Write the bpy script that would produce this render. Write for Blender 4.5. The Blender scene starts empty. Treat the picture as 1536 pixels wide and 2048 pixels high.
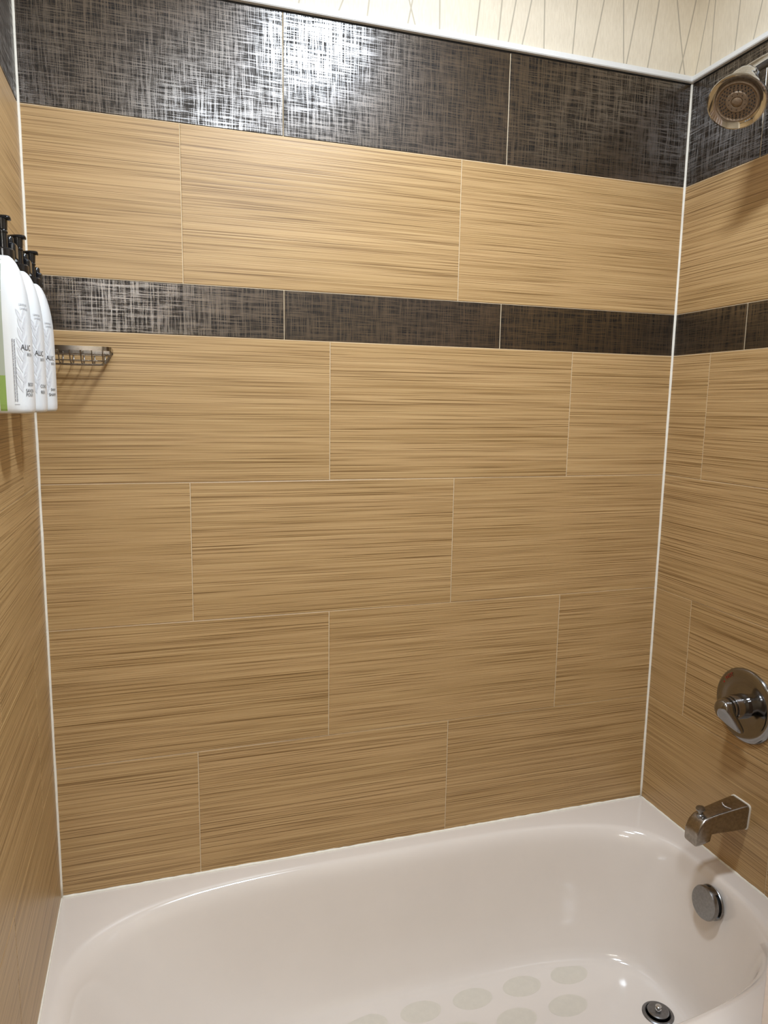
import bpy, bmesh, math, random
from mathutils import Vector, Matrix
random.seed(7)
scene = bpy.context.scene
COL = scene.collection

# ------------------------------------------------------------------ camera
W = 1.508            # tub alcove width (m); z = 0 is the tub rim, y = 0 the back tile face
CAM_R = ((0.95342906, 0.02961865, -0.30015956),
         (-0.3012348, 0.14361352, -0.94267319),
         (0.01518626, 0.98919052, 0.14584747))
cam_data = bpy.data.cameras.new('camera')
cam = bpy.data.objects.new('camera', cam_data)
COL.objects.link(cam)
m4 = Matrix(CAM_R).to_4x4()
m4.translation = Vector((0.22790847, -1.582605, 1.08126541))
cam.matrix_world = m4
cam_data.sensor_fit = 'VERTICAL'
cam_data.sensor_height = 36.0
cam_data.sensor_width = 27.0
cam_data.lens = 36.0 * 1436.147 / 2048.0
cam_data.clip_start = 0.02
scene.camera = cam

# ------------------------------------------------------------------ world, lights, exposure
world = bpy.data.worlds.new('world'); scene.world = world
world.use_nodes = True
world.node_tree.nodes['Background'].inputs[0].default_value = (0.9, 1.0, 1.1, 1)
world.node_tree.nodes['Background'].inputs[1].default_value = 0.1
scene.view_settings.view_transform = 'Standard'
scene.view_settings.look = 'None'
scene.view_settings.gamma = 1.0
scene.view_settings.use_curve_mapping = False
scene.view_settings.exposure = 0.12

CEIL = 2.18
def area_light(name, loc, size, power, color, target=None, shape='DISK'):
    l = bpy.data.lights.new(name, 'AREA'); l.shape = shape; l.size = size
    l.energy = power; l.color = color
    o = bpy.data.objects.new(name, l); COL.objects.link(o); o.location = loc
    d = Vector(target) - Vector(loc) if target else Vector((0, 0, -1))
    o.rotation_euler = d.to_track_quat('-Z', 'Y').to_euler()
    return o
def bulb_light(name, loc, radius, power, color):
    l = bpy.data.lights.new(name, 'POINT'); l.shadow_soft_size = radius
    l.energy = power; l.color = color
    o = bpy.data.objects.new(name, l); COL.objects.link(o); o.location = loc
    return o
area_light('ceiling_downlight', (0.72, -0.74, CEIL - 0.005), 0.20, 19, (0.88, 1.0, 1.14))
area_light('ceiling_lamp', (0.50, -1.55, CEIL - 0.005), 0.34, 17, (0.90, 1.0, 1.10))
for bx_ in (-0.20, 0.0, 0.20):
    bulb_light('vanity_bulb', (bx_, -2.85, 1.69), 0.05, 7.0, (0.97, 1.0, 1.02))

# ------------------------------------------------------------------ helpers
def link(name, me, mat=None, parent=None, smooth=False):
    o = bpy.data.objects.new(name, me); COL.objects.link(o)
    if mat is not None and len(me.materials) == 0:
        me.materials.append(mat)
    if smooth:
        for p in me.polygons: p.use_smooth = True
    if parent: o.parent = parent
    return o
def from_bm(name, bm, mat, parent=None, smooth=False, angle=None):
    bmesh.ops.recalc_face_normals(bm, faces=bm.faces)
    me = bpy.data.meshes.new(name); bm.to_mesh(me); bm.free()
    o = link(name, me, mat, parent, smooth or angle is not None)
    if angle is not None:
        me.set_sharp_from_angle(angle=math.radians(angle))
    return o
def add_box(bm, lo, hi, bev=0.0, seg=2):
    vs = [bm.verts.new((x, y, z)) for x in (lo[0], hi[0]) for y in (lo[1], hi[1]) for z in (lo[2], hi[2])]
    idx = ((0,1,3,2),(4,6,7,5),(0,4,5,1),(2,3,7,6),(0,2,6,4),(1,5,7,3))
    fs = [bm.faces.new([vs[i] for i in f]) for f in idx]
    if bev > 0:
        es = list({e for f in fs for e in f.edges})
        bmesh.ops.bevel(bm, geom=es, offset=bev, segments=seg, profile=0.5, affect='EDGES')
def box(name, lo, hi, mat, parent=None, bev=0.0, seg=2):
    bm = bmesh.new(); add_box(bm, lo, hi, bev, seg)
    return from_bm(name, bm, mat, parent, smooth=False)
def loft(bm, rings, cap0=True, cap1=True, closed=False):
    vr = [[bm.verts.new(p) for p in r] for r in rings]
    n = len(vr[0])
    pairs = list(zip(vr[:-1], vr[1:]))
    if closed: pairs.append((vr[-1], vr[0]))
    for a, b in pairs:
        for i in range(n):
            j = (i + 1) % n
            bm.faces.new((a[i], a[j], b[j], b[i]))
    if not closed:
        if cap0: bm.faces.new(vr[0][::-1])
        if cap1: bm.faces.new(vr[-1])
def frame(axis):
    a = Vector(axis).normalized()
    h = Vector((0, 0, 1)) if abs(a.z) < 0.95 else Vector((1, 0, 0))
    u = h.cross(a).normalized(); v = a.cross(u).normalized()
    return a, u, v
def lathe(bm, org, axis, prof, seg=48, cap0=True, cap1=True):
    """prof: list of (distance along axis, radius)"""
    a, u, v = frame(axis); org = Vector(org); rings = []
    for t, r in prof:
        rings.append([org + a * t + (u * math.cos(2*math.pi*k/seg) + v * math.sin(2*math.pi*k/seg)) * max(r, 1e-5)
                      for k in range(seg)])
    loft(bm, rings, cap0, cap1)
def lathe_obj(name, org, axis, prof, mat, parent=None, seg=48, angle=35):
    bm = bmesh.new(); lathe(bm, org, axis, prof, seg)
    return from_bm(name, bm, mat, parent, angle=angle)
def tube(bm, pts, r, seg=10, closed=False):
    pts = [Vector(p) for p in pts]; rings = []; n = len(pts)
    prev = None
    for i, p in enumerate(pts):
        if closed: t = pts[(i+1) % n] - pts[i-1]
        else: t = pts[min(i+1, n-1)] - pts[max(i-1, 0)]
        t.normalize()
        if prev is None:
            _, u, v = frame(t)
        else:
            u = prev - t * prev.dot(t); u.normalize(); v = t.cross(u)
        prev = u
        rr = r[i] if isinstance(r, (list, tuple)) else r
        rings.append([p + (u * math.cos(2*math.pi*k/seg) + v * math.sin(2*math.pi*k/seg)) * rr for k in range(seg)])
    loft(bm, rings, closed=closed)
def smooth_path(pts, n=8):
    """Catmull-Rom through the points"""
    pts = [Vector(p) for p in pts]
    P = [pts[0]*2 - pts[1]] + pts + [pts[-1]*2 - pts[-2]]
    out = []
    for i in range(1, len(P)-2):
        for k in range(n):
            t = k / n
            a, b, c, d = P[i-1], P[i], P[i+1], P[i+2]
            out.append(0.5*((2*b) + (c-a)*t + (2*a-5*b+4*c-d)*t*t + (3*b-a-3*c+d)*t*t*t))
    out.append(pts[-1])
    return out
def empty(name, loc, label, cat, group=None):
    o = bpy.data.objects.new(name, None); COL.objects.link(o); o.location = loc
    o.empty_display_size = 0.02
    tag(o, label, cat, group); return o
def tag(o, label, cat, group=None):
    o['label'] = label; o['category'] = cat
    if group: o['group'] = group
    return o
def struct(o, label=None, cat=None):
    o['kind'] = 'structure'
    if label: o['label'] = label
    if cat: o['category'] = cat
    return o
def adopt(parent):
    """children are built in world coordinates: keep them there under a moved parent"""
    inv = Matrix.Translation(-parent.location)
    for ch in [o for o in COL.objects if o.parent == parent]:
        ch.matrix_parent_inverse = inv

# ------------------------------------------------------------------ materials
def srgb(r, g, b):
    f = lambda c: c/12.92 if c <= 0.04045 else ((c+0.055)/1.055)**2.4
    return (f(r/255), f(g/255), f(b/255), 1)
class NT:
    def __init__(s, name):
        s.m = bpy.data.materials.new(name); s.m.use_nodes = True
        s.t = s.m.node_tree; s.b = s.t.nodes['Principled BSDF']
    def n(s, typ, **kw):
        o = s.t.nodes.new(typ)
        for k, v in kw.items(): setattr(o, k, v)
        return o
    def l(s, a, b): s.t.links.new(a, b)
    def val(s, x, sock):
        if isinstance(x, (int, float)): sock.default_value = x
        elif isinstance(x, (tuple, list)): sock.default_value = x
        else: s.l(x, sock)
    def math(s, op, a, b=0.0, c=None, clamp=False):
        o = s.n('ShaderNodeMath', operation=op); o.use_clamp = clamp
        s.val(a, o.inputs[0]); s.val(b, o.inputs[1])
        if c is not None: s.val(c, o.inputs[2])
        return o.outputs[0]
    def mix(s, fac, a, b, mode='MIX'):
        o = s.n('ShaderNodeMix', data_type='RGBA', blend_type=mode)
        s.val(fac, o.inputs[0]); s.val(a, o.inputs[6]); s.val(b, o.inputs[7])
        return o.outputs[2]
    def ramp(s, fac, stops):
        o = s.n('ShaderNodeValToRGB'); r = o.color_ramp
        while len(r.elements) < len(stops): r.elements.new(0.5)
        for e, (p, c) in zip(r.elements, stops):
            e.position = p; e.color = c if isinstance(c, tuple) else (c, c, c, 1)
        s.val(fac, o.inputs[0]); return o.outputs[0]
    def xyz(s, x, y, z):
        o = s.n('ShaderNodeCombineXYZ')
        s.val(x, o.inputs[0]); s.val(y, o.inputs[1]); s.val(z, o.inputs[2]); return o.outputs[0]
    def noise(s, vec, detail=2.0, rough=0.5, scale=1.0, dist=0.0):
        o = s.n('ShaderNodeTexNoise'); s.l(vec, o.inputs['Vector'])
        o.inputs['Scale'].default_value = scale; o.inputs['Detail'].default_value = detail
        o.inputs['Roughness'].default_value = rough; o.inputs['Distortion'].default_value = dist
        return o.outputs[0]
    def coords(s):
        tc = s.n('ShaderNodeTexCoord'); sp = s.n('ShaderNodeSeparateXYZ'); s.l(tc.outputs['Object'], sp.inputs[0])
        return sp.outputs[0], sp.outputs[1], sp.outputs[2]
    def bump(s, h, dist, strength=1.0):
        o = s.n('ShaderNodeBump'); o.inputs['Distance'].default_value = dist
        o.inputs['Strength'].default_value = strength
        s.l(h, o.inputs['Height']); s.l(o.outputs[0], s.b.inputs['Normal']); return o
    def set(s, **kw):
        names = dict(color='Base Color', rough='Roughness', metal='Metallic', spec='Specular IOR Level',
                     coat='Coat Weight', coatr='Coat Roughness', sss='Subsurface Weight', trans='Transmission Weight',
                     ior='IOR', alpha='Alpha', sheen='Sheen Weight')
        for k, v in kw.items(): s.val(v, s.b.inputs[names[k]])
        return s

def plain(name, col, rough=0.5, metal=0.0, var=0.04, nscale=40, bump=0.0, **kw):
    t = NT(name); tc = t.n('ShaderNodeTexCoord')
    nz = t.noise(tc.outputs['Object'], 3, 0.6, nscale)
    lo = tuple(c*(1-var) for c in col[:3]) + (1,); hi = tuple(min(1, c*(1+var)) for c in col[:3]) + (1,)
    t.set(color=t.ramp(nz, [(0.3, lo), (0.7, hi)]), rough=rough, metal=metal, **kw)
    if bump: t.bump(nz, bump)
    return t.m

def wood_tile_material():
    t = NT('striated_wood_tile'); x, y, z = t.coords()
    oi = t.n('ShaderNodeObjectInfo'); r = t.math('MULTIPLY', oi.outputs['Random'], 97.0)
    def streak(sx, sz, det, k):
        return t.noise(t.xyz(t.math('MULTIPLY', x, sx), t.math('ADD', r, k), t.math('MULTIPLY', z, sz)), det, 0.55)
    fine = streak(3.0, 640.0, 2.0, 0.0)
    mid = streak(2.2, 380.0, 2.0, 11.0)
    broad = streak(0.9, 22.0, 2.0, 23.0)
    light = t.ramp(broad, [(0.3, srgb(174, 142, 96)), (0.7, srgb(187, 154, 108))])
    c = t.mix(t.ramp(mid, [(0.34, 0.5), (0.54, 0.0)]), light, srgb(139, 106, 62))
    c = t.mix(t.ramp(fine, [(0.33, 0.8), (0.47, 0.0)]), c, srgb(102, 72, 36))
    c = t.mix(t.ramp(fine, [(0.56, 0.0), (0.70, 0.6)]), c, srgb(203, 173, 124))
    t.set(color=c, rough=0.38, spec=0.4)
    t.bump(t.math('ADD', fine, mid), 0.00018)
    return t.m

def linen_tile_material():
    t = NT('dark_linen_tile'); x, y, z = t.coords()
    oi = t.n('ShaderNodeObjectInfo'); r = t.math('MULTIPLY', oi.outputs['Random'], 97.0)
    def thread(sx, sz, k, det=2.0):
        return t.noise(t.xyz(t.math('MULTIPLY', x, sx), t.math('ADD', r, k), t.math('MULTIPLY', z, sz)), det, 0.6)
    hor = thread(20.0, 720.0, 0.0); ver = thread(720.0, 20.0, 7.0)
    hb = thread(7.0, 230.0, 13.0); vb = thread(230.0, 7.0, 17.0)
    hm = t.ramp(t.math('ADD', t.math('MULTIPLY', hor, 0.65), t.math('MULTIPLY', hb, 0.35)), [(0.44, 0.0), (0.58, 1.0)])
    vm = t.ramp(t.math('ADD', t.math('MULTIPLY', ver, 0.65), t.math('MULTIPLY', vb, 0.35)), [(0.44, 0.0), (0.58, 1.0)])
    wv = t.math('MULTIPLY', t.math('ADD', hm, vm), 0.5)
    wv = t.math('MAXIMUM', wv, t.math('MULTIPLY', t.math('MAXIMUM', hm, vm), 0.62))
    c = t.mix(wv, srgb(14, 10, 6), srgb(82, 64, 42))
    t.set(color=c, metal=t.ramp(wv, [(0.2, 0.0), (0.8, 0.5)]), rough=t.ramp(wv, [(0.1, 0.6), (0.9, 0.32)]), spec=0.3,
          coat=t.ramp(wv, [(0.34, 0.0), (0.66, 1.0)]), coatr=0.26)
    t.b.inputs['Coat IOR'].default_value = 1.9
    t.bump(wv, 0.00010, 0.6)
    return t.m

def wallpaper_material(name, lines, extra, axis):
    """cream paper with printed thin curved lines; (position at z = 1.9, slope)"""
    t = NT(name); x, y, z = t.coords(); s = x if axis == 'x' else y
    dz = t.math('SUBTRACT', z, 1.9); acc = None
    allv = list(lines) + list(extra)
    for i, (p, k) in enumerate(allv):
        q = -k * 0.75
        pos = t.math('MULTIPLY_ADD', t.math('MULTIPLY_ADD', dz, q, k), dz, p)
        d = t.math('ABSOLUTE', t.math('SUBTRACT', s, pos))
        acc = d if acc is None else t.math('MINIMUM', acc, d)
    ln = t.ramp(t.math('MULTIPLY', acc, 200.0), [(0.24, 1.0), (0.40, 0.0)])
    tc = t.n('ShaderNodeTexCoord')
    weave = t.noise(t.xyz(t.math('MULTIPLY', x, 500), t.math('MULTIPLY', y, 500), t.math('MULTIPLY', z, 60)), 2, 0.6)
    base = t.ramp(weave, [(0.3, srgb(226, 214, 192)), (0.7, srgb(238, 227, 206))])
    t.set(color=t.mix(ln, base, srgb(188, 178, 160)), rough=0.6, spec=0.25)
    t.bump(weave, 0.0002)
    return t.m

M_WOOD = wood_tile_material()
M_LINEN = linen_tile_material()
M_GROUT = plain('cream_grout', srgb(208, 188, 156), 0.85, var=0.10, nscale=60, bump=0.0004)
M_CAULK = plain('white_caulk', srgb(232, 226, 212), 0.5, var=0.05, nscale=70, bump=0.0005)
M_TRIM = plain('white_trim', srgb(236, 236, 234), 0.28, var=0.015, nscale=25)
M_PAINT = plain('cream_paint', srgb(192, 176, 150), 0.7, var=0.02)
M_CEIL = plain('ceiling_paint', srgb(235, 230, 220), 0.8, var=0.02)
M_FLOOR = plain('beige_floor_tile', srgb(120, 104, 86), 0.4, var=0.08, nscale=12)
M_TUB = plain('white_enamel', srgb(221, 211, 201), 0.10, var=0.012, nscale=9, coat=0.5, coatr=0.05)
M_GRIP = plain('worn_grip_patch', srgb(210, 202, 188), 0.38, var=0.03, nscale=60)
M_CHROME = plain('chrome', (0.56, 0.56, 0.56, 1), 0.08, 1.0, var=0.02, nscale=60)
M_VALVE = plain('worn_chrome', (0.28, 0.275, 0.275, 1), 0.13, 1.0, var=0.03, nscale=90)
M_DULL = plain('water_spotted_chrome', (0.27, 0.265, 0.26, 1), 0.3, 1.0, var=0.14, nscale=170, bump=0.00008)
M_SPOUT = plain('worn_nickel', (0.34, 0.31, 0.275, 1), 0.24, 1.0, var=0.18, nscale=130, bump=0.0001)
M_DRAIN = plain('dark_drain_metal', (0.22, 0.22, 0.225, 1), 0.32, 1.0, var=0.15, nscale=120)
M_STEEL = plain('brown_steel_wire', (0.26, 0.235, 0.21, 1), 0.2, 1.0, var=0.12, nscale=80)
M_NOZZLE = plain('nozzle_plate', srgb(122, 104, 84), 0.45, 0.3, var=0.22, nscale=230, bump=0.0005)
M_BLACK = plain('black_plastic', (0.006, 0.006, 0.007, 1), 0.16, var=0.1)
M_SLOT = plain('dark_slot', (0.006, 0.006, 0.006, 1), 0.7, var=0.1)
M_BOTTLE = plain('white_bottle_plastic', srgb(216, 218, 219), 0.32, var=0.01, sss=0.0)
M_INK = plain('dark_print', srgb(52, 52, 54), 0.6)
M_INKG = plain('grey_print', srgb(140, 140, 144), 0.6)
M_LEAF = plain('pale_grey_leaf_print', srgb(196, 196, 198), 0.6)
M_SOAP = plain('green_liquid_window', srgb(138, 164, 88), 0.25, var=0.02)
M_CLEAR = plain('empty_window', srgb(168, 176, 160), 0.25, var=0.02)
M_RED = plain('red_print', srgb(150, 18, 14), 0.5)
M_PALE = plain('pale_print', srgb(215, 210, 205), 0.4)
M_CURTAIN = plain('cream_curtain_fabric', srgb(232, 216, 204), 0.8, var=0.03, nscale=180, bump=0.0003, sheen=0.2)

# ------------------------------------------------------------------ room shell
Z0, Z1, Z2, Z3, Z4, Z5, Z6, Z7, ZT = 0.0, 0.3004, 0.607, 0.9136, 1.2202, 1.324, 1.6327, 1.8713, 1.8965
FLOOR = -0.40
FRONT, ROOM_L, ALC = -3.15, -0.95, -0.90
G = 0.0017            # grout joint
REC = 0.0012          # joint recess

LB = [(0.62,0.417),(0.679,0.125),(0.77,0.211),(0.782,-0.324),(0.841,-0.02),(0.928,0.108),(0.982,0.081),(1.008,0.187),
      (1.043,0.216),(1.096,-0.033),(1.171,0.056),(1.225,0.203),(1.308,-0.079),(1.318,0.178),(1.377,0.153),(1.481,-0.252),(1.469,0.227)]
LR = [(-0.012,-0.227),(-0.06,-0.008),(-0.136,-0.063),(-0.192,-0.254)]
rl = random.Random(3)
extraB = [(0.03 + 0.072*i, rl.uniform(-0.25, 0.3)) for i in range(8)]
extraR = [(-0.25 - 0.075*i, rl.uniform(-0.28, 0.2)) for i in range(9)]
M_PAPER_B = wallpaper_material('wallpaper_back', LB, extraB, 'x')
M_PAPER_R = wallpaper_material('wallpaper_right', LR, extraR, 'y')
M_PAPER_L = wallpaper_material('wallpaper_left', [], [(-0.05 - 0.07*i, rl.uniform(-0.28, 0.25)) for i in range(12)], 'y')

floor = struct(box('floor', (ROOM_L-0.1, FRONT-0.1, FLOOR-0.08), (W+0.1, 0.1, FLOOR), M_FLOOR))
ceiling = struct(box('ceiling', (ROOM_L-0.1, FRONT-0.1, CEIL), (W+0.1, 0.1, CEIL+0.08), M_CEIL))
wall_back = struct(box('wall_back', (-0.1, REC, FLOOR), (W+0.1, 0.1, CEIL), M_GROUT))
wall_right = struct(box('wall_right', (W+REC, FRONT-0.1, FLOOR), (W+0.1, REC, CEIL), M_GROUT))
wall_left = struct(box('wall_left', (-0.1, ALC, FLOOR), (-REC, REC, CEIL), M_GROUT))
struct(box('wall_return', (ROOM_L-0.1, ALC, FLOOR), (-0.1, ALC+0.1, CEIL), M_PAINT))
struct(box('wall_outer', (ROOM_L-0.1, FRONT-0.1, FLOOR), (ROOM_L, ALC, CEIL), M_PAINT))
struct(box('wall_front', (ROOM_L, FRONT-0.1, FLOOR), (W+REC, FRONT, CEIL), M_PAINT))
box('wallpaper', (0.0, -0.001, ZT-0.012), (W, REC, CEIL), M_PAPER_B, wall_back)
box('wallpaper', (W-0.001, ALC, ZT-0.012), (W+REC, -0.001, CEIL), M_PAPER_R, wall_right)
box('painted_panel', (W-0.001, FRONT, FLOOR), (W+REC, ALC, CEIL), M_PAINT, wall_right)
box('wallpaper', (-REC, ALC, ZT-0.012), (0.001, -0.001, CEIL), M_PAPER_L, wall_left)

# ---- tiles: each one an object, local x along the wall, local z up, face at local y = 0
tile_cache = {}
def tile_mesh(w, h, mat):
    key = (round(w, 4), round(h, 4), mat.name)
    if key not in tile_cache:
        bm = bmesh.new(); hw, hh, b, d = w/2, h/2, 0.0009, 0.006
        # bevelled face, straight sides, no back
        def ring(x, z, y): return [bm.verts.new((sx*x, y, sz*z)) for sx, sz in ((-1,-1),(1,-1),(1,1),(-1,1))]
        r0 = ring(hw-b, hh-b, 0.0); r1 = ring(hw, hh, b*0.7); r2 = ring(hw, hh, d)
        bm.faces.new(r0)
        for a, c in ((r0, r1), (r1, r2)):
            for i in range(4): bm.faces.new((a[i], a[(i+1) % 4], c[(i+1) % 4], c[i]))
        bm.faces.new(r2[::-1])
        bmesh.ops.recalc_face_normals(bm, faces=bm.faces)
        me = bpy.data.meshes.new('tile'); bm.to_mesh(me); bm.free(); me.materials.append(mat)
        tile_cache[key] = me
    return tile_cache[key]
ROWS = [(Z0, Z1, 'w'), (Z1, Z2, 'w'), (Z2, Z3, 'w'), (Z3, Z4, 'w'), (Z4, Z5, 'd'), (Z5, Z6, 'w'), (Z6, Z7, 'd')]
def lay(parent, cuts, length, place, rz, tilts):
    """cuts: joint positions per row, measured along the wall; place(u) -> (x, y)"""
    for ri, ((za, zb, kind), js) in enumerate(zip(ROWS, cuts)):
        edges = [0.0] + list(js) + [length]
        for ci, (a, b) in enumerate(zip(edges[:-1], edges[1:])):
            g0 = 0.003 if a == 0.0 else G/2
            g1 = 0.003 if (b == length and length > 1.4) else G/2
            w = b - a - g0 - g1; h = zb - za - G
            me = tile_mesh(w, h, M_WOOD if kind == 'w' else M_LINEN)
            o = bpy.data.objects.new('tile', me); COL.objects.link(o); o.parent = parent
            px, py = place((a + g0 + b - g1)/2)
            o.location = (px, py, (za + zb)/2)
            tx, tz = tilts.get((ri, ci), (random.uniform(-0.0012, 0.0012), random.uniform(-0.0008, 0.0008)))
            o.rotation_euler = (tx, 0, rz + tz)
lay(wall_back,
    [(0.2985, 0.910), (0.6015, 1.213), (0.2953, 0.907), (0.6015, 1.213), (0.4996, 1.0142), (0.2913, 0.903), (0.4996, 1.0142)],
    W, lambda u: (u, 0.0), 0.0, {})
lay(wall_right,
    [(0.436,), (0.1365, 0.748), (0.436,), (0.1343, 0.746), (0.2378, 0.752), (0.436,), (0.2355, 0.750)],
    0.83, lambda u: (W, -u), -math.pi/2, {})
# the left wall is laid from its front end towards the corner
lay(wall_left,
    [(0.367,), (0.055, 0.666), (0.367,), (0.055, 0.666), (0.08, 0.594), (0.367,), (0.08, 0.594)],
    0.83, lambda u: (0.0, -0.83 + u), math.pi/2, {})

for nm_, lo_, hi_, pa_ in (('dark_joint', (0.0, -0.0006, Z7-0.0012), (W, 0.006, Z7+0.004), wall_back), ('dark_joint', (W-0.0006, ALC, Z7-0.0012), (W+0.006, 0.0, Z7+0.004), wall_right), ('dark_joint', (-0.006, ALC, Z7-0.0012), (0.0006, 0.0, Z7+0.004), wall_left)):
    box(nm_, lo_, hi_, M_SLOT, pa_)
# ---- white trim above the tiles (quarter-round profile), caulk beads in the corners and along the rim
def trim_profile():
    a, b = Z7 + 0.0022, ZT
    pts = [(0.001, a), (-0.0085, a), (-0.0105, a + 0.002), (-0.0105, a + 0.010)]
    for k in range(1, 7):
        th = k/6*math.pi/2
        pts.append((-0.0105 + 0.0115*math.sin(th)*0.95, a + 0.010 + (b - a - 0.010)*(1 - math.cos(th)) ** 0.8))
    pts.append((0.001, b))
    return pts
def trim_run(name, p0, p1, out, miter0=0, miter1=0):
    """profile swept from p0 to p1 (xy); 'out' is the inward room normal; miter = +-1 shifts the ends with depth"""
    d = (Vector(p1) - Vector(p0)).normalized(); rings = []
    for base, mt in ((Vector(p0), miter0), (Vector(p1), miter1)):
        rings.append([(Vector((base.x, base.y, 0)) + Vector((out[0], out[1], 0))*(-q[0])
                       + Vector((d.x, d.y, 0))*(mt*(-q[0])) + Vector((0, 0, q[1]))) for q in trim_profile()])
    bm = bmesh.new(); loft(bm, rings)
    return struct(from_bm(name, bm, M_TRIM, angle=40))
trim_run('trim_1', (0, 0), (W, 0), (0, -1), 1, -1)
trim_run('trim_2', (W, 0), (W, ALC), (-1, 0), 1, 0)
trim_run('trim_3', (0, ALC), (0, 0), (1, 0), 0, -1)
def bead(name, a, b, r, wob=0.0, seg=10, n=60):
    a, b = Vector(a), Vector(b); rr = random.Random(name)
    pts, rad = [], []
    for i in range(n+1):
        t = i/n; pts.append(a.lerp(b, t)); rad.append(r*(1 + rr.uniform(-wob, wob)))
    bm = bmesh.new(); tube(bm, pts, rad, seg)
    return struct(from_bm(name, bm, M_CAULK, smooth=True))
bead('trim_4', (0.0005, -0.0005, 0.002), (0.0005, -0.0005, Z7+0.002), 0.0037, 0.10)
bead('trim_5', (W-0.0005, -0.0005, 0.002), (W-0.0005, -0.0005, Z7+0.002), 0.0037, 0.10)
bead('trim_6', (0.0, -0.0005, 0.0005), (W, -0.0005, 0.0005), 0.0035, 0.25, n=120)
bead('trim_7', (W-0.0005, 0.0, 0.0), (W-0.0005, -0.765, 0.0), 0.003, 0.25)
bead('trim_8', (0.0005, 0.0, 0.0), (0.0005, -0.765, 0.0), 0.003, 0.25)

# ------------------------------------------------------------------ bathtub
tub = empty('bathtub', (W/2, -0.383, FLOOR), 'white enamel built-in bathtub with rounded basin and wide flat rim', 'bathtub')
def tub_ring(x0, x1, y0, y1, n, z, N=192):
    cx, cy, a, b = (x0+x1)/2, (y0+y1)/2, (x1-x0)/2, (y1-y0)/2; out = []
    for k in range(N):
        t = 2*math.pi*(k + 0.5)/N; c, s = math.cos(t), math.sin(t)
        out.append(Vector((cx + a*math.copysign(abs(c)**(2/n), c), cy + b*math.copysign(abs(s)**(2/n), s), z)))
    return out
lip = tub_ring(0.014, 1.466, -0.680, -0.036, 3.6, 0.0)
def rect_ring(x0, x1, y0, y1, z):
    cx, cy = (0.014+1.466)/2, -0.358; out = []
    for p in lip:
        dx, dy = p.x-cx, p.y-cy
        tx = ((x1 if dx > 0 else x0) - cx)/dx; ty = ((y1 if dy > 0 else y0) - cy)/dy
        t = min(tx, ty); out.append(Vector((cx+dx*t, cy+dy*t, z)))
    for X in (x0, x1):
        for Y in (y0, y1):
            i = min(range(len(out)), key=lambda k: (out[k].x-X)**2 + (out[k].y-Y)**2)
            out[i] = Vector((X, Y, z))
    return out
YF = -0.765
rings = [rect_ring(0.001, W-0.001, YF+0.02, -0.001, FLOOR), rect_ring(0.001, W-0.001, YF+0.004, -0.001, -0.05),
         rect_ring(0.001, W-0.001, YF, -0.001, -0.035),
         rect_ring(0.001, W-0.001, YF, -0.001, -0.012), rect_ring(0.001, W-0.001, YF+0.004, -0.001, -0.003),
         rect_ring(0.001, W-0.001, YF+0.012, -0.001, 0.0), lip]
for x0, x1, y0, y1, n, z in (
        (0.022, 1.462, -0.674, -0.041, 3.6, -0.0012), (0.031, 1.456, -0.668, -0.046, 3.6, -0.0045),
        (0.041, 1.450, -0.662, -0.051, 3.6, -0.0105), (0.051, 1.446, -0.656, -0.056, 3.55, -0.020),
        (0.061, 1.442, -0.651, -0.060, 3.5, -0.034), (0.078, 1.437, -0.645, -0.064, 3.5, -0.060),
        (0.108, 1.430, -0.637, -0.070, 3.4, -0.105), (0.150, 1.421, -0.628, -0.076, 3.4, -0.160),
        (0.195, 1.411, -0.619, -0.083, 3.3, -0.210), (0.235, 1.405, -0.610, -0.091, 3.3, -0.248),
        (0.268, 1.400, -0.600, -0.101, 3.2, -0.274), (0.300, 1.394, -0.588, -0.109, 3.2, -0.294),
        (0.335, 1.386, -0.573, -0.118, 3.2, -0.309), (0.372, 1.377, -0.556, -0.127, 3.2, -0.3185),
        (0.415, 1.366, -0.535, -0.138, 3.2, -0.3235), (0.470, 1.356, -0.500, -0.150, 3.0, -0.325),
        (0.620, 1.250, -0.430, -0.250, 2.5, -0.325), (0.800, 0.950, -0.370, -0.340, 2.0, -0.325)):
    rings.append(tub_ring(x0, x1, y0, y1, n, z))
bm = bmesh.new(); loft(bm, rings)
from_bm('basin', bm, M_TUB, tub, angle=50)
# worn non-slip ovals on the basin floor
bm = bmesh.new(); vs = []
for h in (0.0, 0.0004):
    vs.append([bm.verts.new((0.050*math.cos(2*math.pi*k/28), 0.030*math.sin(2*math.pi*k/28), h)) for k in range(28)])
for k in range(28): bm.faces.new((vs[0][k], vs[0][(k+1) % 28], vs[1][(k+1) % 28], vs[1][k]))
bm.faces.new(vs[1])
me_grip = bpy.data.meshes.new('grip_patch'); bm.to_mesh(me_grip); bm.free(); me_grip.materials.append(M_GRIP)
for row, (yy, xs) in enumerate(((-0.187, [0.517+0.1325*i for i in range(6)]), (-0.270, [0.583+0.1355*i for i in range(6)][:5]),
                                (-0.353, [0.517+0.1325*i for i in range(5)]), (-0.436, [0.583+0.1355*i for i in range(5)]),
                                (-0.519, [0.65+0.1325*i for i in range(4)]))):
    for xx in xs:
        g = bpy.data.objects.new('grip_patch', me_grip); COL.objects.link(g); g.parent = tub
        g.location = (xx, yy, -0.3252)
adopt(tub)

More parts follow.
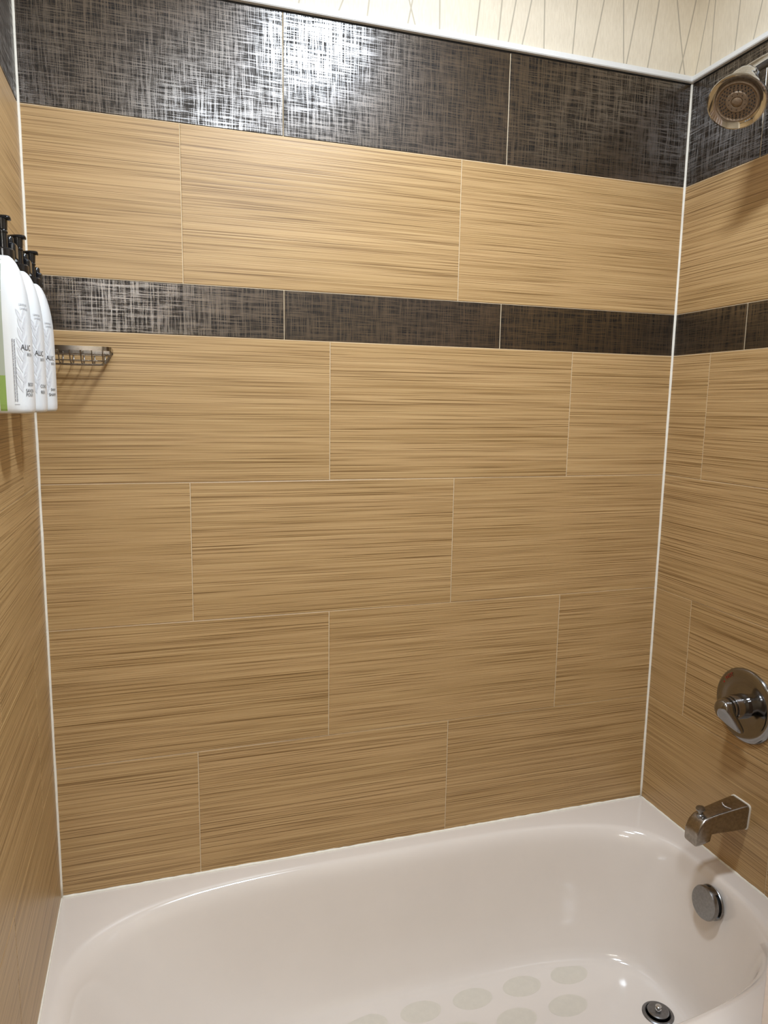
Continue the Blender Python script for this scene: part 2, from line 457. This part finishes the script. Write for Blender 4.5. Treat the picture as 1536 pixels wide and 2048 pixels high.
# ------------------------------------------------------------------ drain and overflow
DX, DY, DZ = 1.316, -0.352, -0.3248
drain = empty('tub_drain', (DX, DY, DZ), 'round dark metal drain with knobbed stopper in the tub floor', 'drain')
lathe_obj('flange', (DX, DY, DZ), (0, 0, 1), [(0.0002, 0.036), (0.001, 0.036), (0.0035, 0.033), (0.004, 0.029), (0.001, 0.0265), (0.0002, 0.026)], M_DRAIN, drain)
lathe_obj('stopper', (DX, DY, DZ), (0, 0, 1), [(0.0003, 0.010), (0.005, 0.010), (0.0055, 0.0235), (0.0085, 0.0245), (0.0105, 0.0225), (0.0112, 0.012), (0.0112, 0.001)], M_DRAIN, drain)
lathe_obj('knob', (DX, DY, DZ+0.011), (0, 0, 1), [(0, 0.0070), (0.002, 0.0072), (0.003, 0.0050), (0.005, 0.0048), (0.0065, 0.0070), (0.009, 0.0072), (0.0108, 0.0055), (0.0116, 0.003), (0.0118, 0.0005)], M_CHROME, drain, seg=28)
adopt(drain)

OV = Vector((1.4335, -0.364, -0.052)); OA = Vector((-1, 0, 0.12)).normalized()
over = empty('overflow_plate', OV, 'round brushed metal overflow cover with side slots on the tub end wall', 'overflow cover')
lathe_obj('backplate', OV, OA, [(0.0, 0.037), (0.004, 0.0385), (0.006, 0.037)], M_DULL, over)
lathe_obj('slot_core', OV, OA, [(0.004, 0.0325), (0.016, 0.0325)], M_SLOT, over)
lathe_obj('face', OV, OA, [(0.0145, 0.034), (0.0150, 0.0375), (0.0220, 0.038), (0.0252, 0.0362), (0.0262, 0.033), (0.0265, 0.001)], M_DULL, over)
a, u, v = frame(OA)
for ang in (math.radians(a_) for a_ in (-95, -28, 75, 180)):
    # webs between the slots: an arc of the side wall
    bm = bmesh.new(); span = math.radians(9 if ang in (math.radians(-28),) else 34); rgs = []
    for i in range(9):
        th = ang + span*(i/8 - 0.5); d = u*math.cos(th) + v*math.sin(th)
        rgs.append([OV + a*0.004 + d*0.032, OV + a*0.004 + d*0.0378, OV + a*0.016 + d*0.0378, OV + a*0.016 + d*0.032])
    loft(bm, rgs); from_bm('web', bm, M_DULL, over, angle=30)
adopt(over)

# ------------------------------------------------------------------ tub spout
SY, SZ = -0.350, 0.150
spout = empty('tub_spout', (W, SY, SZ), 'worn nickel tub spout with pull-up diverter knob below the shower valve', 'faucet')
def spout_section(x, yc, zt, zb, wt, wb, r=0.35):
    """rounded trapezoid in the yz plane"""
    corners = [(yc-wb/2, zb), (yc+wb/2, zb), (yc+wt/2, zt), (yc-wt/2, zt)]; out = []
    for i, (cy, cz) in enumerate(corners):
        py, pz = corners[i-1]; ny, nz = corners[(i+1) % 4]
        k = 0.16
        a0 = Vector((x, cy + (py-cy)*k, cz + (pz-cz)*k)); b0 = Vector((x, cy + (ny-cy)*k, cz + (nz-cz)*k)); c0 = Vector((x, cy, cz))
        for t in (0, 0.25, 0.5, 0.75, 1): out.append(a0*(1-t)**2 + c0*2*t*(1-t) + b0*t*t)
    return out
secs = [spout_section(W-0.000, SY, 0.184, 0.124, 0.056, 0.050), spout_section(W-0.012, SY, 0.184, 0.123, 0.056, 0.050),
        spout_section(W-0.045, SY, 0.179, 0.123, 0.051, 0.046), spout_section(W-0.080, SY, 0.173, 0.124, 0.046, 0.042),
        spout_section(W-0.098, SY, 0.1695, 0.1235, 0.044, 0.041), spout_section(W-0.101, SY, 0.169, 0.106, 0.0438, 0.0405),
        spout_section(W-0.118, SY, 0.164, 0.102, 0.042, 0.040), spout_section(W-0.130, SY, 0.153, 0.101, 0.041, 0.040),
        spout_section(W-0.138, SY, 0.134, 0.1015, 0.040, 0.039)]
bm = bmesh.new(); loft(bm, secs); from_bm('body', bm, M_SPOUT, spout, angle=38)
kb = lathe_obj('diverter_knob', (W-0.115, SY, 0.162), (-0.12, 0, 1), [(0, 0.0085), (0.006, 0.0080), (0.008, 0.0050), (0.016, 0.0050), (0.0175, 0.0095), (0.0205, 0.0102), (0.0230, 0.0090), (0.0245, 0.0005)], M_DULL, spout, seg=28)
bm = bmesh.new(); loft(bm, [[Vector((p.x, SY + (p.y-SY)*1.06, 0.154 + (p.z-0.154)*1.06)) for p in spout_section(x_, SY, 0.184, 0.124, 0.056, 0.050)] for x_ in (W-0.0035, W)])
from_bm('caulk_ring', bm, M_CAULK, spout, angle=40)
# small worn pale script mark across the top of the spout
bm = bmesh.new(); rgs = []
for i in range(13):
    t = i/12; yy = SY - 0.017 + 0.028*t; xx = W - 0.046 - 0.006*math.sin(t*math.pi); zz = 0.1795 + 0.0003
    hw = 0.0014*math.sin(math.pi*(0.12 + 0.76*t)) * (1.0 + 0.35*math.sin(t*21))
    rgs.append([Vector((xx-hw, yy, zz - 0.0006)), Vector((xx+hw, yy, zz - 0.0006)), Vector((xx+hw, yy, zz)), Vector((xx-hw, yy, zz))])
loft(bm, rgs); from_bm('maker_mark', bm, M_PALE, spout)
adopt(spout)

# ------------------------------------------------------------------ shower valve
VY, VZ = -0.337, 0.411
valve = empty('shower_valve', (W, VY, VZ), 'round chrome shower valve plate with teardrop lever handle', 'shower valve')
X_ = Vector((-1, 0, 0)); VO = Vector((W, VY, VZ))
lathe_obj('escutcheon', VO, X_, [(0, 0.086), (0.003, 0.0865), (0.0065, 0.084), (0.0085, 0.0785), (0.0095, 0.070), (0.0093, 0.064), (0.0065, 0.058), (0.0060, 0.040), (0.008, 0.030), (0.008, 0.002)], M_VALVE, valve, seg=72, angle=60)
lathe_obj('sleeve', VO, X_, [(0.006, 0.0285), (0.042, 0.0275), (0.044, 0.0262), (0.044, 0.002)], M_VALVE, valve)
lathe_obj('collar', VO, X_, [(0.043, 0.0235), (0.046, 0.0255), (0.050, 0.0258), (0.052, 0.0248), (0.0522, 0.002)], M_VALVE, valve)
# teardrop lever: dome over the axis, cut by a flat oblique face that runs down into a rounded blade
bm = bmesh.new(); rgs = []
ld = Vector((0, -0.56, -0.83)).normalized(); lp = Vector((1, 0, 0)).cross(ld)
LR0, LR1, LL = 0.0235, 0.0125, 0.047
def foot(k, n=48):
    """teardrop outline (along the blade, across it)"""
    th = 2*math.pi*k/n; c, s_ = math.cos(th), math.sin(th)
    q = max(0.0, c)**0.8
    return (c*LR0*(1-q) + q*(LL + c*LR1) if c > 0 else c*LR0), s_*(LR0*(1-q) + LR1*q)
def base_t(al): return 0.052 - 0.018*min(1, max(0, (al-0.020)/0.035))**1.0
def front_t(al): return 0.080 - 0.034*max(0, al)/0.058 - 0.006*(min(0, al)/LR0)**2
for sc, mixf in ((0.90, 0.0), (0.97, 0.04), (1.0, 0.16), (1.0, 0.45), (0.985, 0.70), (0.95, 0.86), (0.90, 0.95), (0.84, 0.99), (0.80, 1.0), (0.4, 1.0), (0.02, 1.0)):
    rg = []
    for k in range(48):
        al, wd = foot(k); dome = 0.0
        if al < 0: dome = 0.012*(1 - math.sqrt(max(0, 1 - (sc*abs(al)/LR0)**2)))*mixf
        rnd = 0.010*(mixf*(sc*wd/LR0)**2) if al < 0.012 else 0.0
        b_, f_ = base_t(al*sc), front_t(al*sc)
        rg.append(VO + X_*(b_ + (f_-b_)*mixf - dome - rnd*max(0, 1 - max(0, al)/0.012)) + ld*al*sc + lp*wd*sc)
    rgs.append(rg)
loft(bm, rgs); from_bm('lever_handle', bm, M_VALVE, valve, angle=40)
def text_mesh(body, size, extrude=0.0):
    cu = bpy.data.curves.new('txt', 'FONT'); cu.body = body; cu.size = size; cu.resolution_u = 3
    cu.align_x = 'LEFT'
    ob = bpy.data.objects.new('txt', cu); COL.objects.link(ob)
    dg = bpy.context.evaluated_depsgraph_get(); me = bpy.data.meshes.new_from_object(ob.evaluated_get(dg))
    bpy.data.objects.remove(ob); bpy.data.curves.remove(cu)
    me.materials.clear()
    return me
def text_on(name, body, size, fn, mat, parent, sub=0):
    me = text_mesh(body, size)
    bm = bmesh.new(); bm.from_mesh(me); bpy.data.meshes.remove(me)
    if sub: bmesh.ops.subdivide_edges(bm, edges=bm.edges, cuts=sub)
    for vtx in bm.verts: vtx.co = fn(vtx.co.x, vtx.co.y)
    me = bpy.data.meshes.new(name); bm.to_mesh(me); bm.free()
    return link(name, me, mat, parent)
def ring_fn(start_deg):
    def fn(xx, yy):          # letters run clockwise round the plate as one faces the wall (right = -y)
        th = math.radians(start_deg) - xx/0.072; rr = 0.0685 + yy
        return VO + X_*0.0103 + Vector((0, -1, 0))*rr*math.cos(th) + Vector((0, 0, 1))*rr*math.sin(th)
    return fn
text_on('hot_mark', 'HOT', 0.0125, ring_fn(141), M_RED, valve)
lathe_obj('hot_dot', VO + Vector((-0.0085, 0.061, 0.036)), X_, [(0, 0.0022), (0.0012, 0.0022), (0.0013, 0.0005)], M_RED, valve, seg=14)
adopt(valve)

# ------------------------------------------------------------------ shower head
HC = Vector((1.328, -0.355, 1.678)); HA = Vector((-0.54, -0.35, -0.73)).normalized(); HS = 0.81
head = empty('shower_fixture', (W, -0.326, 1.812), 'chrome bell shower head with brown speckled nozzle face on a wall arm', 'shower head')
def hs(pr): return [(a_*HS, r_*HS) for a_, r_ in pr]
lathe_obj('bell', HC, HA, hs([(-0.104, 0.014), (-0.102, 0.028), (-0.096, 0.034), (-0.082, 0.0385), (-0.066, 0.0415), (-0.063, 0.0425), (-0.061, 0.0445), (-0.044, 0.0475), (-0.034, 0.0495), (-0.024, 0.0555), (-0.012, 0.0645), (-0.002, 0.0675), (0.002, 0.0670), (0.003, 0.0640), (-0.003, 0.056), (-0.006, 0.050), (-0.007, 0.030)]), M_CHROME, head, seg=64)
face = lathe_obj('nozzle_face', HC, HA, hs([(-0.008, 0.0495), (-0.001, 0.0490), (0.0005, 0.0465), (-0.0005, 0.0445), (-0.002, 0.043), (-0.0015, 0.026), (0.0005, 0.024), (0.0005, 0.014), (-0.001, 0.0125), (0.001, 0.010), (0.002, 0.004), (0.002, 0.0005)]), M_NOZZLE, head, seg=48)
a, u, v = frame(HA); bm = bmesh.new()
for rr, cnt in ((0.0316, 30), (0.0271, 24), (0.0226, 18), (0.0153, 10)):
    for k in range(cnt):
        th = 2*math.pi*k/cnt + rr*90; lathe(bm, HC - a*0.0016 + (u*math.cos(th) + v*math.sin(th))*rr, a, [(0, 0.0014), (0.0022, 0.0010)], 6)
nz = from_bm('nozzle', bm, M_SLOT, face); nz['kind'] = 'stuff'
joint = HC - HA*0.098*HS
lathe_obj('swivel_ball', joint + HA*0.006, -HA, [(0, 0.012), (0.006, 0.016), (0.014, 0.0165), (0.020, 0.013), (0.022, 0.010)], M_CHROME, head, seg=32)
armp = smooth_path([joint - HA*0.010, joint - HA*0.028, Vector((1.442, -0.318, 1.792)), Vector((1.478, -0.322, 1.806)), Vector((W-0.002, -0.326, 1.812))], 8)
bm = bmesh.new(); tube(bm, armp, 0.0125, 18); from_bm('shower_arm', bm, M_CHROME, head, smooth=True)
lathe_obj('wall_flange', (W, -0.326, 1.812), (-1, 0, 0), [(0, 0.026), (0.002, 0.026), (0.006, 0.020), (0.008, 0.012), (0.009, 0.011)], M_CHROME, head, seg=32)
adopt(head)

# ------------------------------------------------------------------ soap basket on the back wall
BX0, BX1, BZ = 0.020, 0.150, 1.186
bask = empty('soap_basket', (0.085, 0, BZ), 'brown steel wire soap basket screwed to the back wall behind the bottles', 'soap basket')
D = 0.078
def rim_path(inset, z, d0=0.0, rc=0.016):
    x0, x1, y1 = BX0 + inset, BX1 - inset, -D + inset; pts = [Vector((x0, d0, z))]
    for cx, sgn in ((x0 + rc, -1), (x1 - rc, 1)):
        for k in range(7):
            th = k/6*math.pi/2
            if sgn < 0: pts.append(Vector((cx - rc*math.cos(th), y1 + rc - rc*math.sin(th), z)))
            else: pts.append(Vector((cx + rc*math.sin(th), y1 + rc - rc*math.cos(th), z)))
    pts.append(Vector((x1, d0, z))); return pts
# flat mounting strip on the wall with two screws, flat rim band round the front
box('mounting_strip', (BX0, -0.0022, BZ - 0.0105), (BX1 + 0.001, 0.0, BZ + 0.0005), M_STEEL, bask, 0.0006, 1)
for sx in (BX0 + 0.026, 0.092):
    s_ = lathe_obj('screw', (sx, -0.002, BZ - 0.005), (0, -1, 0), [(0, 0.0042), (0.0012, 0.0040), (0.0020, 0.0025), (0.0021, 0.0012), (0.001, 0.001), (0.001, 0.0002)], M_CHROME, bask, seg=20)
bm = bmesh.new(); rp = rim_path(0, 0); rgs = []
for i, p in enumerate(rp):
    t = (rp[min(i+1, len(rp)-1)] - rp[max(i-1, 0)]).normalized(); nn = Vector((t.y, -t.x, 0))*0.0009
    rgs.append([Vector((p.x, p.y, BZ - 0.0080)) + nn, Vector((p.x, p.y, BZ)) + nn, Vector((p.x, p.y, BZ)) - nn, Vector((p.x, p.y, BZ - 0.0080)) - nn])
loft(bm, rgs); from_bm('rim_band', bm, M_STEEL, bask, angle=40)
for ins, z in ((0.004, BZ - 0.0165), (0.012, BZ - 0.0265)):
    bm = bmesh.new(); tube(bm, rim_path(ins, z, -0.003), 0.0012, 8); from_bm('wire', bm, M_STEEL, bask, smooth=True)
for i in range(6):
    x = BX0 + 0.018 + i*0.0195
    bm = bmesh.new()
    tube(bm, smooth_path([(x, -0.001, BZ - 0.006), (x, -0.003, BZ - 0.020), (x, -0.012, BZ - 0.0305), (x, -0.030, BZ - 0.0315), (x, -D+0.026, BZ - 0.0315), (x, -D + 0.012, BZ - 0.0285), (x, -D + 0.003, BZ - 0.017), (x, -D + 0.001, BZ - 0.004)], 5), 0.0012, 8)
    from_bm('wire', bm, M_STEEL, bask, smooth=True)
for i in range(3):
    y = -0.018 - i*0.020
    bm = bmesh.new()
    tube(bm, smooth_path([(BX0 + 0.001, y, BZ - 0.004), (BX0 + 0.004, y, BZ - 0.017), (BX0 + 0.014, y, BZ - 0.030), (BX0 + 0.030, y, BZ - 0.0330), (BX1 - 0.030, y, BZ - 0.0330), (BX1 - 0.014, y, BZ - 0.030), (BX1 - 0.004, y, BZ - 0.017), (BX1 - 0.001, y, BZ - 0.004)], 5), 0.0012, 8)
    from_bm('wire', bm, M_STEEL, bask, smooth=True)
adopt(bask)

# ------------------------------------------------------------------ pump bottles on the left wall
HX, HY, ZB, ZTOP, NB = 0.0285, 0.0385, 1.064, 1.272, 2.7
PROF = [(0.0, 0.90), (0.0025, 0.965), (0.006, 0.99), (0.012, 1.0), (0.06, 1.0), (0.11, 0.995), (0.128, 0.985), (0.145, 0.955), (0.160, 0.90), (0.173, 0.825), (0.184, 0.735), (0.193, 0.64), (0.200, 0.53), (0.205, 0.43), (0.208, 0.36)]
def prof(h):
    for (h0, r0), (h1, r1) in zip(PROF[:-1], PROF[1:]):
        if h <= h1: return r0 + (r1-r0)*max(0, (h-h0))/(h1-h0)
    return PROF[-1][1]
TAB = []
for k in range(721):
    th = -math.pi + 2*math.pi*k/720; c, s = math.cos(th), math.sin(th)
    TAB.append((HX*math.copysign(abs(c)**(2/NB), c), HY*math.copysign(abs(s)**(2/NB), s)))
ARC = [0.0]
for p, q in zip(TAB[:-1], TAB[1:]): ARC.append(ARC[-1] + math.hypot(q[0]-p[0], q[1]-p[1]))
A0 = ARC[360]          # arc length at the middle of the +x face
def surf(cx, cy, ux, h, lift=0.0003):
    """ux: metres along the surface from the middle of the room-facing side (+ = towards the back wall)"""
    s = (A0 + ux) % ARC[-1]
    lo, hi = 0, 720
    while hi - lo > 1:
        md = (lo+hi)//2
        if ARC[md] <= s: lo = md
        else: hi = md
    f = (s-ARC[lo])/max(1e-9, ARC[hi]-ARC[lo])
    x = TAB[lo][0]*(1-f) + TAB[hi][0]*f; y = TAB[lo][1]*(1-f) + TAB[hi][1]*f
    r = prof(h); nl = math.hypot(x/HX**2, y/HY**2); nx, ny = x/HX**2/nl, y/HY**2/nl
    return Vector((cx + x*r + nx*lift, cy + y*r + ny*lift, ZB + h))
def patch(bm, cx, cy, outline, lift=0.0003):
    vs = [bm.verts.new(surf(cx, cy, uu, hh, lift)) for uu, hh in outline]
    bm.faces.new(vs)
def leaf_outline(u0, h0, ang, ln, wd, n=7):
    L, Rr = [], []
    for i in range(n+1):
        t = i/n; w = wd*math.sin(math.pi*t)**0.8*(1 - 0.25*t)
        a_, b_ = u0 + ln*t*math.sin(ang), h0 + ln*t*math.cos(ang)
        L.append((a_ - w*math.cos(ang), b_ + w*math.sin(ang))); Rr.append((a_ + w*math.cos(ang), b_ - w*math.sin(ang)))
    return L + Rr[::-1][1:-1]
def make_bottle(cx, cy, label, blabel, lines):
    b = empty('pump_bottle', (cx, cy, ZB), label, 'bottle', 'pump bottles on the left wall')
    bm = bmesh.new(); rgs = []
    for h, r in PROF:
        rgs.append([Vector((cx + TAB[k][0]*r, cy + TAB[k][1]*r, ZB + h)) for k in range(0, 720, 12)])
    loft(bm, rgs); body = from_bm('bottle_body', bm, M_BOTTLE, b, angle=60)
    # level window down the narrow side facing the tub's open edge
    us = -ARC[-1]/4 - 0.004
    for nm, h0, h1, mt in (('level_window', 0.050, 0.202, M_CLEAR), ('liquid_level', 0.003, 0.050, M_SOAP)):
        bm = bmesh.new(); n = 16
        for i in range(n):
            ha, hb = h0 + (h1-h0)*i/n, h0 + (h1-h0)*(i+1)/n
            patch(bm, cx, cy, [(us-0.0042, ha), (us+0.0042, ha), (us+0.0042, hb), (us-0.0042, hb)], 0.0002)
        from_bm(nm, bm, mt, body)
    # printed sprig
    bm = bmesh.new()
    for i in range(8):
        h0 = 0.028 + i*0.0132; uc = -0.0345 + 0.0045*math.sin(i/7*math.pi/2) + 0.0008*math.sin(i*2.3)
        for sg in (-1, 1):
            patch(bm, cx, cy, leaf_outline(uc, h0 + (0.005 if sg > 0 else 0), sg*(0.40 + 0.08*math.sin(i*2.1)), 0.025 - 0.0008*i, 0.0026))
    patch(bm, cx, cy, [(-0.0349, 0.028), (-0.0341, 0.028), (-0.0298, 0.146), (-0.0302, 0.146)])
    from_bm('leaf_print', bm, M_LEAF, body)
    for txt, sz, u0, h0, mt in lines:
        text_on('label_text', txt, sz, lambda xx, yy, u0=u0, h0=h0: surf(cx, cy, u0 + xx, h0 + yy, 0.0006), mt, body, sub=1)
    # two columns of fine print, drawn as rows of short dashes
    bm = bmesh.new(); rr = random.Random(5)
    for uu in (-0.0452, -0.0428):
        h = 0.016
        while h < 0.098:
            d = rr.uniform(0.0015, 0.005)
            patch(bm, cx, cy, [(uu-0.0006, h), (uu+0.0006, h), (uu+0.0006, h+d), (uu-0.0006, h+d)], 0.0005); h += d + 0.0007
    patch(bm, cx, cy, [(-0.0465, 0.0118), (-0.0400, 0.0118), (-0.0400, 0.0124), (-0.0465, 0.0124)], 0.0005)
    from_bm('fine_print', bm, M_INKG, body)
    # pump
    T = ZB + 0.207
    lathe_obj('neck_collar', (cx, cy, T - 0.004), (0, 0, 1), [(0, 0.0135), (0.014, 0.0135), (0.016, 0.0120), (0.0165, 0.006)], M_BLACK, b, seg=28)
    pump = lathe_obj('pump_stem', (cx, cy, T + 0.010), (0, 0, 1), [(0, 0.0062), (0.022, 0.0060), (0.0225, 0.0070), (0.024, 0.0070), (0.0245, 0.0066), (0.026, 0.0060), (0.0265, 0.0066), (0.042, 0.0076), (0.0425, 0.004)], M_BLACK, b, seg=24)
    bm = bmesh.new(); rgs = []
    ZH = T + 0.052
    for t, w, zt, zb in ((0.0085, 0.0035, 0.0005, -0.003), (0.0075, 0.0065, 0.0025, -0.0035), (0.004, 0.0090, 0.0032, -0.003), (-0.004, 0.0100, 0.0030, -0.003), (-0.012, 0.0080, 0.0022, -0.0040), (-0.022, 0.0055, 0.0005, -0.0060), (-0.032, 0.0045, -0.0035, -0.0095), (-0.036, 0.0035, -0.006, -0.0110)):
        # head long axis: +t to the room, -t to the wall
        rgs.append([Vector((cx + t + 0.003, cy + w*math.cos(2*math.pi*k/14), ZH + (zt+zb)/2 + (zt-zb)/2*math.sin(2*math.pi*k/14))) for k in range(14)])
    loft(bm, rgs); from_bm('pump_head', bm, M_BLACK, b, angle=50)
    adopt(b)
    # wall bracket that holds the neck, with its locking post on the far side
    k = empty('bottle_bracket', (0, cy, T + 0.004), blabel, 'bracket', 'bottle brackets on the left wall')
    box('arm', (0.0005, cy - 0.010, T + 0.001), (cx - 0.0140, cy + 0.010, T + 0.009), M_BLACK, k, 0.0015)
    box('wall_plate', (0.0002, cy - 0.022, T - 0.012), (0.004, cy + 0.036, T + 0.026), M_BLACK, k, 0.0015)
    box('lock_housing', (0.004, cy + 0.0150, T + 0.0015), (cx + 0.013, cy + 0.036, T + 0.024), M_BLACK, k, 0.003)
    lathe_obj('lock_post', (cx + 0.004, cy + 0.025, T + 0.0235), (0, 0, 1), [(0, 0.0055), (0.007, 0.0055), (0.009, 0.0045), (0.0098, 0.002)], M_BLACK, k, seg=20)
    adopt(k)
    return b
COMMON = [('LAVENDE', 0.0040, -0.0335, 0.1425, M_INKG), ('LAVANDE', 0.0040, -0.0320, 0.1375, M_INKG), ('ALIC', 0.0106, -0.0352, 0.0845, M_INK), ('BOTA', 0.0060, -0.0240, 0.0770, M_INK)]
BX = 0.040
Y3, SP = -0.228, 0.120
make_bottle(BX, Y3 - 2*SP, 'white pump bottle printed BODY and SAVON POUR, with green level window', 'black neck bracket holding the bottle printed BODY and SAVON POUR', COMMON + [
    ('BODY', 0.0066, -0.0255, 0.0370, M_INK), ('SAVON', 0.0066, -0.0305, 0.0285, M_INK), ('POUR', 0.0066, -0.0305, 0.0230, M_INK)])
make_bottle(BX, Y3 - SP, 'white pump bottle printed COND, between the body wash and shampoo bottles', 'black neck bracket holding the middle bottle printed COND', COMMON + [
    ('COND', 0.0070, -0.0275, 0.0370, M_INK), ('REVI', 0.0070, -0.0270, 0.0280, M_INK)])
make_bottle(BX, Y3, 'white pump bottle printed SHAM, beside the wire soap basket', 'black neck bracket holding the bottle printed SHAM', COMMON + [
    ('SHAM', 0.0066, -0.0290, 0.0340, M_INK), ('SHAMP', 0.0070, -0.0335, 0.0255, M_INK)])

# ------------------------------------------------------------------ shower curtain and rod outside the tub
RODZ = 2.05; CY = -0.846
bm = bmesh.new(); rgs = []
NX = 150; ZS = [RODZ - 0.035 - (RODZ - 0.035 + 0.33)*i/14 for i in range(15)]
for z in ZS:
    fl = (RODZ - z)/2.3; pts = []
    for i in range(NX+1):
        t = i/NX; x = 1.058 + 0.435*t + 0.006*fl
        y = CY - 0.020*math.sin(t*2*math.pi*6.5)*(0.7 + 0.3*fl) - 0.006*math.sin(t*9 + fl*2)
        pts.append((x, y, z))
    rgs.append(pts)
front = [[bm.verts.new(p) for p in r] for r in rgs]
back = [[bm.verts.new((p[0], p[1]-0.002, p[2])) for p in r] for r in rgs]
for S, flip in ((front, False), (back, True)):
    for r0, r1 in zip(S[:-1], S[1:]):
        for i in range(NX):
            q = (r0[i], r0[i+1], r1[i+1], r1[i]); bm.faces.new(q[::-1] if flip else q)
for i in range(NX):
    bm.faces.new((front[0][i], front[0][i+1], back[0][i+1], back[0][i])); bm.faces.new((front[-1][i], front[-1][i+1], back[-1][i+1], back[-1][i]))
for j in range(len(ZS)-1):
    bm.faces.new((front[j][0], front[j+1][0], back[j+1][0], back[j][0])); bm.faces.new((front[j][-1], front[j+1][-1], back[j+1][-1], back[j][-1]))
cur = empty('shower_curtain', (1.29, CY, RODZ), 'pale cream shower curtain bunched beside the tub at the faucet end', 'curtain')
from_bm('curtain_fabric', bm, M_CURTAIN, cur, smooth=True)
for i in range(7):
    x = 1.08 + 0.066*i
    bm = bmesh.new(); tube(bm, [(x, CY + 0.024*math.cos(2*math.pi*k/18), RODZ - 0.012 + 0.028*math.sin(2*math.pi*k/18)) for k in range(18)], 0.002, 8, closed=True)
    from_bm('ring', bm, M_CHROME, cur, smooth=True)
adopt(cur)
rod = empty('curtain_rod', (W/2, CY, RODZ), 'straight chrome rod carrying the shower curtain above the tub edge', 'rod')
bm = bmesh.new(); tube(bm, [(0.002, CY, RODZ), (W-0.002, CY, RODZ)], 0.0125, 24); from_bm('pole', bm, M_CHROME, rod, smooth=True)
for xx, d in ((0.001, 1), (W-0.001, -1)):
    lathe_obj('end_flange', (xx, CY, RODZ), (d, 0, 0), [(0, 0.030), (0.004, 0.030), (0.010, 0.020), (0.020, 0.016)], M_CHROME, rod)
adopt(rod)
